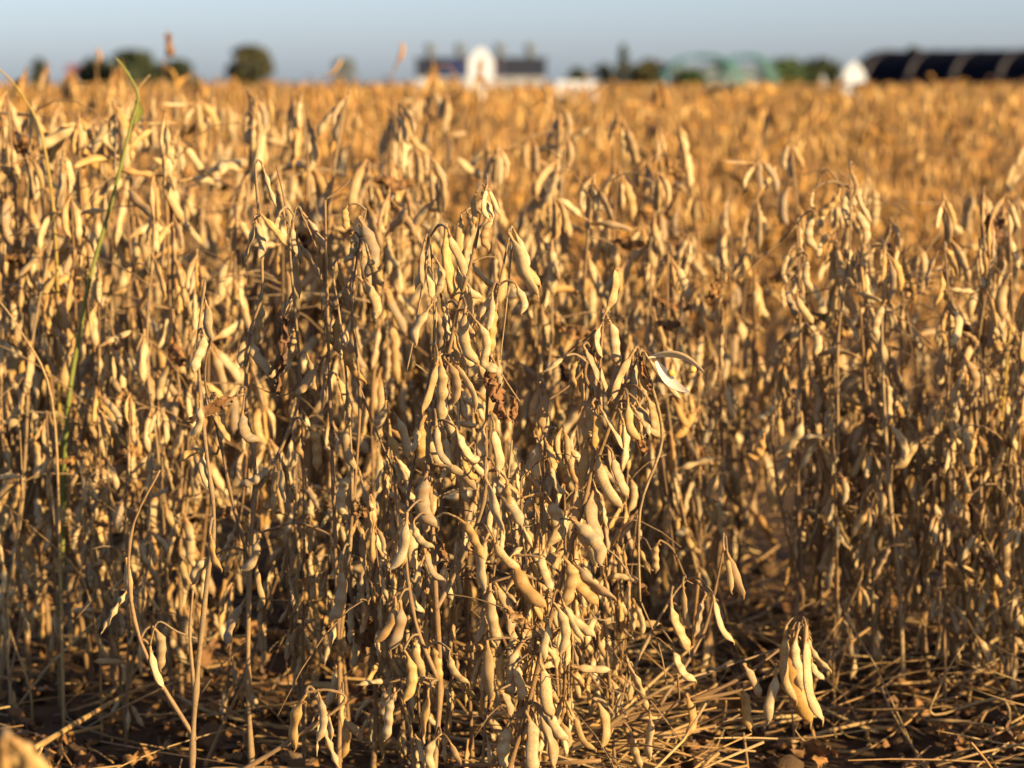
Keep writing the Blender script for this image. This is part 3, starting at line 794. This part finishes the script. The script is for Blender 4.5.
# the split pod: two opened husks and two seeds
def husk(a, e, Y, w, up, name):
    a, e = P(*a, Y) - h.base, P(*e, Y - .012) - h.base
    d = e - a; L = d.length; mb = MB(); v, f = [], []
    side = Vector((0, -1, 0)); nn = 14; mm = 5
    z = d.normalized(); u = Vector(up); u = (u - z * u.dot(z)).normalized(); s = z.cross(u)
    for layer in (0, 1):
        for i in range(nn):
            t = i / (nn - 1); ww = w * math.sin(math.pi * min(1, .06 + t * .93)) ** .7
            c = a + d * t + u * math.sin(math.pi * t) * L * .16
            for j in range(mm):
                q = j / (mm - 1) * 2 - 1
                v.append(c + s * ww * q + u * (ww * .55 * (1 - q * q)) - u * (.0006 * layer))
    N = nn * mm
    for layer in (0, 1):
        for i in range(nn - 1):
            for j in range(mm - 1):
                k = layer * N + i * mm + j; qd = (k, k + 1, k + mm + 1, k + mm)
                f.append(qd if layer else qd[::-1])
    mb.add(v, f); 
    for q in range(len(mb.m)): mb.m[q] = 0 if q < len(mb.m) // 2 else 1
    return link(name, mb.mesh('husk', [M_POD, M_HUSK]), h.r)
hk = husk((648, 357), (704, 371), 2.25, .0066, (0, .5, 1), 'split_husk')
hk2 = husk((656, 361), (689, 393), 2.255, .0064, (-.7, .75, -.1), 'split_husk')
for (px, py, par) in ((692.5, 369.5, hk), (671, 373, hk2)):
    mb = MB(); c = P(px, py, 2.228) - h.base; v, f = [], []
    for i in range(9):
        for j in range(12):
            th, ph = math.pi * i / 8, 2 * math.pi * j / 12
            v.append(c + Vector((math.sin(th) * math.cos(ph) * .0037, math.sin(th) * math.sin(ph) * .0035, math.cos(th) * .0033)))
    for i in range(8):
        for j in range(12): f.append((i * 12 + j, i * 12 + (j + 1) % 12, (i + 1) * 12 + (j + 1) % 12, (i + 1) * 12 + j))
    mb.add(v, f); link('seed', mb.mesh('seed', [M_SEED]), par)
h.stalk([(600, 320), (620, 318, -.01), (628, 317, -.02)], .0006); h.stalk([(598, 345), (575, 380), (548, 400)], .0016); h.stalk([(596, 330), (570, 352), (540, 374)], .0009); h.stalk([(600, 545), (618, 558, -.01), (632, 580, -.01)], .001)
h.stalk([(650, 380), (662, 440, .02), (640, 510, .02), (640, 600, .03)], .0018)
h.leaf(640, 355, 655, 395, 5, .5)
h.done()

h = Hero('slim front soybean plant standing between the two fullest ones, knobbly at its top', 2.32,
         [[(520, 800), (532, 700), (538, 600), (541, 520), (545, 450), (544, 386)],
          [(538, 620, .02), (520, 560, .03), (508, 500, .05), (512, 440, .05)]], 3)
h.pods([(545, 388, 543, 428, 1.1), (545, 405, 546, 438), (548, 400, 540, 422), (555, 428, 554, 469, 1.05), (541, 440, 538, 480), (550, 462, 568, 494, 1.1, -1), (555, 460, 568, 485), (546, 496, 548, 547, 1.3), (541, 500, 536, 540), (551, 470, 545, 500), (545, 440, 555, 470), (538, 540, 530, 585), (540, 550, 552, 590)])
h.fill(16); h.done()

h = Hero('dark shaded soybean plant at the lower left edge of the front clump', 2.42,
         [[(372, 790), (376, 700), (370, 600), (384, 520), (388, 440), (384, 380)], [(376, 680), (400, 620), (395, 560)], [(374, 650), (352, 600), (350, 540), (354, 470)]], 4)
h.pods([(386, 400, 376, 440), (384, 430, 395, 470), (352, 480, 345, 520), (350, 540, 342, 585), (372, 610, 362, 655), (376, 640, 388, 690), (354, 500, 364, 545)])
h.fill(34); h.leaf(370, 620, 362, 665, 2); h.done()

h = Hero('soybean plant with a crooked bare top and paired pale pods, left of the clump', 2.38,
         [[(252, 770), (248, 680), (250, 560), (255, 470), (246, 400), (250, 335), (262, 290), (259, 220), (255, 165)],
          [(250, 560), (232, 500), (220, 440), (205, 380), (212, 330)], [(252, 500), (285, 440), (300, 380), (290, 250), (297, 205)]], 5)
h.pods([(254, 217, 259, 258, .9), (260, 214, 285, 244, 1, 1), (280, 212, 281, 238, 1.1), (293, 223, 297, 254), (246, 336, 241, 367, 1.2, -1), (253, 336, 277, 379, 1.1, -1), (217, 454, 179, 461, 1, -1), (243, 409, 260, 441, 1.2), (300, 423, 303, 458), (306, 425, 317, 470), (275, 462, 240, 484, 1, 1), (280, 464, 285, 501), (259, 521, 243, 570), (215, 555, 193, 584)], .02)
h.fill(20)
h.leaf(234, 397, 174, 429, 6, .55, .03); h.leaf(284, 315, 276, 388, 7, .6, .02); h.leaf(286, 345, 268, 380, 3, .5, .02)
h.stalk([(250, 400), (236, 396), (200, 412)]); h.stalk([(300, 380), (282, 396), (252, 384)]); h.stalk([(297, 205), (318, 255), (322, 320)]); h.stalk([(290, 250), (284, 200), (276, 165)])
h.done()

h = Hero('many-stalked soybean plant with thin straight stems just left of the tallest one', 2.36,
         [[(338, 790), (340, 690), (336, 560), (332, 450), (328, 330), (325, 200)], [(338, 640), (352, 520), (348, 400), (340, 320), (332, 270)], [(338, 660), (350, 540), (360, 400), (352, 300), (366, 210)]], 6)
h.pods([(319, 366, 296, 394, 1.1, 1), (343, 343, 366, 382, 1.1, -1), (358, 217, 366, 278, 1.1), (368, 252, 383, 287), (348, 205, 346, 230), (358, 277, 374, 321), (352, 232, 344, 262), (341, 561, 330, 622), (260, 533, 241, 571), (350, 420, 356, 470), (352, 470, 346, 520)], .02)
h.fill(16)
h.stalk([(325, 200), (345, 185), (350, 178)]); h.stalk([(340, 330), (372, 420), (398, 480)], .0012)
h.leaf(332, 425, 334, 455, 5, .6); h.done()

h = Hero('soybean plant with two isolated pale pods dangling over the bare ground at left', 2.16,
         [[(192, 775), (196, 690), (206, 590), (214, 520), (205, 440), (198, 350), (205, 280)], [(196, 700), (190, 640), (193, 590)], [(235, 775), (300, 735), (345, 701), (328, 690), (305, 693)], [(196, 740), (140, 640), (130, 540), (160, 470)]], 7)
h.pods([(306, 695, 295, 750, 1.1, -1), (318, 692, 317, 742, .8), (126, 557, 132, 603, 1), (215, 555, 193, 584), (152, 626, 160, 670, 1), (150, 646, 163, 687, 1.1), (210, 530, 222, 570), (205, 450, 212, 490), (200, 400, 190, 436), (205, 300, 212, 340), (203, 330, 194, 372)])
h.fill(5); h.stalk([(200, 640), (178, 632), (158, 622), (150, 646)], .0011); h.done()

h = Hero('soybean plant with widely spread pods, first of the lower stand right of the clump', 2.82,
         [[(805, 720), (803, 600), (798, 500), (800, 400), (800, 316), (797, 225)], [(803, 600), (780, 500), (772, 430), (776, 380)], [(802, 560), (835, 470), (838, 340), (850, 240), (850, 165)]], 8)
h.pods([(814, 211, 817, 250, 1), (814, 188, 815, 210, 1), (840, 188, 819, 217, 1.1, 1), (854, 207, 865, 245, 1.1), (850, 169, 853, 197), (790, 250, 787, 283), (784, 285, 784, 308), (787, 285, 796, 317), (797, 291, 813, 323), (811, 329, 816, 355, 1.2), (836, 310, 852, 336, 1.2), (764, 433, 744, 457, 1.3, 1), (801, 412, 776, 454, 1.2, 1), (767, 471, 775, 511, 1, -1), (774, 400, 756, 418), (854, 641, 851, 678), (808, 256, 812, 290), (845, 250, 842, 290)], .02)
h.fill(26); h.stalk([(797, 225), (770, 250), (740, 278)], .0016); h.stalk([(840, 188), (825, 170), (806, 215)]); h.done()

h = Hero('soybean plant with a drooping trio of slim pods at its top, in the right stand', 2.78,
         [[(905, 740), (900, 600), (890, 500), (884, 400), (882, 320), (886, 246)], [(900, 620), (930, 520), (945, 420), (950, 330), (945, 250)]], 9)
h.pods([(884, 247, 882, 281, .9), (888, 257, 890, 301, .8), (890, 257, 901, 291, .9), (870, 250, 861, 278), (951, 304, 951, 346, 1.1), (958, 330, 975, 348), (964, 357, 971, 394), (952, 417, 970, 452, 1.2), (923, 436, 895, 468, 1.2, 1), (886, 300, 878, 340), (905, 520, 915, 560)], .02)
h.fill(24); h.stalk([(886, 246), (875, 244), (868, 252)]); h.done()

h = Hero('soybean plant with a yellow stem near the right edge', 2.9,
         [[(1000, 780), (992, 640), (985, 540), (996, 470), (1002, 420), (1010, 330)]], 10, smat=M_YELLOW)
h.pods([(998, 400, 985, 430), (1000, 420, 1008, 465), (994, 480, 1000, 520), (988, 500, 972, 540), (1004, 350, 998, 390)])
h.fill(10); h.done()

# the lodged plant lying across the gap
h = Hero('fallen soybean plant lying across the straw with pods on raised tips', 2.36,
         [[(500, 778, .0), (560, 752), (620, 722), (690, 700), (740, 678), (778, 650, .02), (800, 628, .02)],
          [(600, 732), (660, 690), (720, 668, .02), (776, 650, .03)],
          [(610, 725), (640, 655, .02), (670, 600, .03), (686, 580, .03)],
          [(660, 705), (700, 640, .05), (715, 590, .05), (724, 545, .05)],
          [(690, 700), (740, 690), (776, 668)]], 11)
h.pods([(671, 597, 689, 651, 1.15, -1), (683, 582, 689, 629, .9), (706, 594, 694, 637, .9, -1), (713, 594, 734, 642, 1, -1), (723, 545, 731, 592, .9), (727, 552, 744, 597, 1, -1), (673, 645, 696, 681), (743, 664, 760, 697), (738, 684, 750, 730), (776, 668, 769, 722, 1),
        (786, 626, 797, 702, 1.1, -1), (793, 628, 811, 723, 1.15, -1), (806, 626, 823, 720, 1.15, -1), (804, 628, 831, 671, 1, -1), (812, 658, 824, 679), (798, 630, 802, 690), (628, 664, 647, 711), (573, 711, 596, 750, 1.1), (593, 698, 602, 750), (650, 714, 650, 760, 1.1), (631, 731, 641, 768, 1.1), (686, 694, 686, 737, .9), (660, 540, 656, 572)], .01)
h.stalk([(686, 580), (694, 584), (702, 583)], .0007); h.stalk([(640, 600), (660, 650, .03), (668, 695, .03)], .001); h.stalk([(628, 664), (622, 700), (610, 735)], .001); h.done()

# out of focus pods in the near corner
h = Hero('blurred soybean pods poking into the bottom left corner', 1.35, [[(-60, 900), (-40, 830), (-5, 760), (8, 735)]], 12)
h.pods([(8, 735, 10, 800, 1.1), (6, 735, 40, 790, 1.2, 1), (2, 738, -20, 800), (10, 738, 55, 830), (4, 740, 25, 820)], .01); h.done()

# tall green weed stalk
def blade(name, pts, Y, rad, mat, label, cat, leaf=None):
    b = P(pts[0][0], pts[0][1], Y); base = Vector((b.x, Y, 0))
    r = root(name, base, label, cat)
    q = [P(x, y, Y + (d[0] if d else 0)) - base for x, y, *d in pts]
    q = smooth_path([Vector((q[0].x, q[0].y, -.01))] + q, 5); mb = MB()
    mb.tube(q, [rad * (1 - .7 * i / (len(q) - 1)) for i in range(len(q))], 7); link('stem', mb.mesh('stem', [mat]), r)
    for lf in leaf or []:
        w = smooth_path([P(x, y, Y) - base for x, y in lf], 5); mb = MB(); v = []
        for i, p in enumerate(w):
            k = math.sin(math.pi * min(1, .1 + .9 * i / (len(w) - 1))) * .004
            v += [p + Vector((-k, 0, 0)), p + Vector((0, .001, -.0006)), p + Vector((k, 0, 0))]
        mb.add(v, [(3 * i + j, 3 * i + j + 1, 3 * i + j + 4, 3 * i + j + 3) for i in range(len(w) - 1) for j in (0, 1)])
        link('leaf', mb.mesh('leaf', [mat]), r)
blade('weed_stalk', [(60, 640), (66, 430), (80, 330), (92, 270), (112, 200), (132, 120), (138, 96), (128, 74), (116, 58)], 2.80, .0036, M_WEED, 'tall green weed stalk rising through the left stand', 'weed', [[(136, 100), (140, 112), (135, 126)]])
blade('weed_stalk', [(60, 700), (58, 300), (45, 150), (22, 95), (-4, 66)], 2.9, .0028, M_YELLOW, 'yellowish arching weed stalk at the top left edge', 'weed')
blade('dry_stalk', [(60, 560), (52, 400), (20, 330), (-10, 290)], 2.66, .0020, M_STRAW, 'bare pale stalk bending out of the left edge', 'stalk')
blade('dry_stalk', [(101, 700), (98, 640), (80, 575), (35, 530), (0, 500)], 2.64, .0018, M_STRAW, 'long bare stalk arching to the ground at lower left', 'stalk')
blade('dry_stalk', [(30, 690), (8, 620), (14, 560), (22, 500), (20, 430)], 2.7, .0016, M_STRAW, 'bare curved stalk at lower left edge, nearest the frame', 'stalk')
blade('dry_stalk', [(10, 690), (18, 640), (40, 590), (45, 520)], 2.72, .0016, M_STRAW, 'short bare curved stalk beside the lower left edge', 'stalk')
blade('dry_stalk', [(1005, 700), (935, 715), (938, 690), (960, 650), (990, 615), (1030, 590)], 2.6, .0018, M_STRAW, 'bent bare stalk over the ground at lower right', 'stalk')

# two tall amber tops that break the skyline
def skyline(pts, Y, pods, leafs, label):
    h = Hero(label, Y, [pts], 40 + int(Y), smat=M_STEMB); h.pods(pods, .01, PODS_B)
    for a in leafs: h.leaf(*a)
    h.done()
skyline([(160, 300), (160, 130), (163, 80), (166, 50)], 5.4, [(164, 66, 176, 84), (160, 80, 152, 100)], [(168, 34, 174, 60, 3, 1.2)], 'tall amber soybean plant with one leaf up against the sky')
skyline([(398, 300), (396, 120), (392, 80), (398, 62)], 5.6, [(394, 66, 402, 42), (392, 80, 384, 98)], [], 'tall amber soybean plant with one pod pointing up at the sky')
skyline([(103, 300), (100, 110), (97, 75), (96, 60)], 5.5, [(97, 66, 96, 48), (97, 78, 106, 96), (96, 80, 90, 100)], [], 'tall amber soybean plant with thin top before the dark left trees')

skyline([(478, 300), (482, 130), (479, 90), (481, 66)], 6.2, [(480, 72, 474, 92), (481, 72, 489, 90), (480, 90, 472, 106)], [(481, 60, 480, 74, 4, .7)], 'tall amber soybean plant with a pointed leaf in front of house-shaped sign')
skyline([(470, 300), (464, 110), (458, 82), (451, 68), (444, 66), (433, 69)], 5.8, [(462, 88, 455, 108), (446, 67, 432, 71)], [], 'tall amber soybean plant with hooked top before the low building')

# ------------------------------------------------------------------ litter on the ground
def straw():
    rg = random.Random(3); mb = MB()
    for _ in range(2500):
        if rg.random() < .6: y = rg.uniform(2.2, 3.2)
        else: y = rg.uniform(3.2, 5.6)
        x = rg.uniform(-.24 * y - .1, .24 * y + .1)
        if y < 3.2 and rg.random() < (.80 if x < -.05 else (.45 + .35 * (y < 2.6)) if x > .24 else 0): continue
        if y > 3.2 and rg.random() < .4 and x > 0: continue
        L = rg.uniform(.04, .26); a = rg.gauss(.25, .8) + (math.pi if rg.random() < .5 else 0)
        z = ground_z(x, y) + rg.uniform(.002, .05) + (.05 * rg.random() ** 2 if x > 0 else 0); s = rg.gauss(0, .28) if rg.random() < .8 or y < 2.6 else rg.choice((-1, 1)) * rg.uniform(.5, 1.6); c = rg.gauss(0, .16)
        pts = []
        for k in range(5):
            t = k / 4 - .5
            pts.append((x + math.cos(a) * L * t - math.sin(a) * c * L * (t * t * 4 - 1), y + math.sin(a) * L * t + math.cos(a) * c * L * (t * t * 4 - 1), max(.004, z + s * L * t)))
        r0 = rg.choice((.0007, .0009, .0011, .0014, .002))
        mb.add([], [])
        mb.tube(pts, r0, 5, 0, rg.uniform(.01, .99))
    tag(link('straw_litter', mb.mesh('straw_litter', [M_STRAW])), 'golden broken straw scattered on the soil', 'straw', kind='stuff')
    mb = MB()
    for _ in range(420):     # clods of earth
        y = rg.uniform(2.2, 3.6); x = rg.uniform(-.24 * y, .24 * y); q = rg.uniform(.004, .02) ; v, f = [], []
        for i in range(7):
            for j in range(9):
                th, ph = math.pi * i / 6, 2 * math.pi * j / 9
                d = Vector((math.sin(th) * math.cos(ph), math.sin(th) * math.sin(ph), .7 * math.cos(th)))
                v.append(Vector((x, y, ground_z(x, y) + q * .3)) + d * q * (1 + .7 * noise.noise(d * 1.9 + Vector((x * 90, y * 90, 0)))))
        for i in range(6):
            for j in range(9): f.append((i * 9 + j, (i + 1) * 9 + j, (i + 1) * 9 + (j + 1) % 9, i * 9 + (j + 1) % 9))
        mb.add(v, f)
    tag(link('soil_clods', mb.mesh('soil_clods', [M_SOIL])), 'dark crumbly clods of earth between the plants', 'soil', kind='stuff')
    mb = MB()
    for _ in range(1000):
        y = rg.uniform(2.2, 3.4) if rg.random() < .7 else rg.uniform(3.4, 5.6)
        x = rg.uniform(-.24 * y - .1, .24 * y + .1)
        v, f = leaf_shape(rg, rg.uniform(.015, .055), 6, 8, 1.7)
        d = Vector((rg.gauss(0, 1), rg.gauss(0, 1), rg.gauss(0, .25)))
        m = orient(Vector((x, y, ground_z(x, y) + rg.uniform(.006, .02))), d, Vector((rg.gauss(0, 1), rg.gauss(0, 1), rg.gauss(0, .5))))
        mb.add([m @ p for p in v], f, 0, rg.uniform(.01, .99))
    tag(link('leaf_litter', mb.mesh('leaf_litter', [M_LEAF])), 'brown crumpled fallen leaves on the soil', 'leaf litter', kind='stuff')
straw()
def fallen(pts, rad, label):
    q = smooth_path([P(x, y, Y) for x, y, Y in pts], 6); b = Vector((q[0].x, q[0].y, 0)); mb = MB()
    mb.tube([p - b for p in q], [rad * (1 - .5 * i / (len(q) - 1)) * (1 + .12 * math.sin(i * 1.7)) for i in range(len(q))], 7)
    tag(link('fallen_stem', mb.mesh('fallen_stem', [M_STRAW]), loc=b), label, 'stem')
fallen([(35, 748, 2.45), (90, 715, 2.56), (130, 693, 2.62), (190, 672, 2.75)], .0032, 'thick pale fallen stem on bare ground at lower left')
fallen([(205, 766, 2.5), (225, 720, 2.55), (250, 670, 2.6)], .0024, 'leaning dry stem behind the two dangling pods')
fallen([(560, 700, 2.6), (600, 660, 2.68), (650, 634, 2.8), (720, 622, 2.9)], .0026, 'golden fallen stem on straw right of the clump, upper one')
fallen([(600, 732, 2.5), (655, 680, 2.58), (700, 640, 2.66)], .0022, 'golden fallen stem slanting under the lodged plant')
fallen([(790, 742, 2.55), (840, 728, 2.62), (890, 720, 2.66), (925, 735, 2.62)], .0024, 'curved pale straw stem on dark ground at lower right')
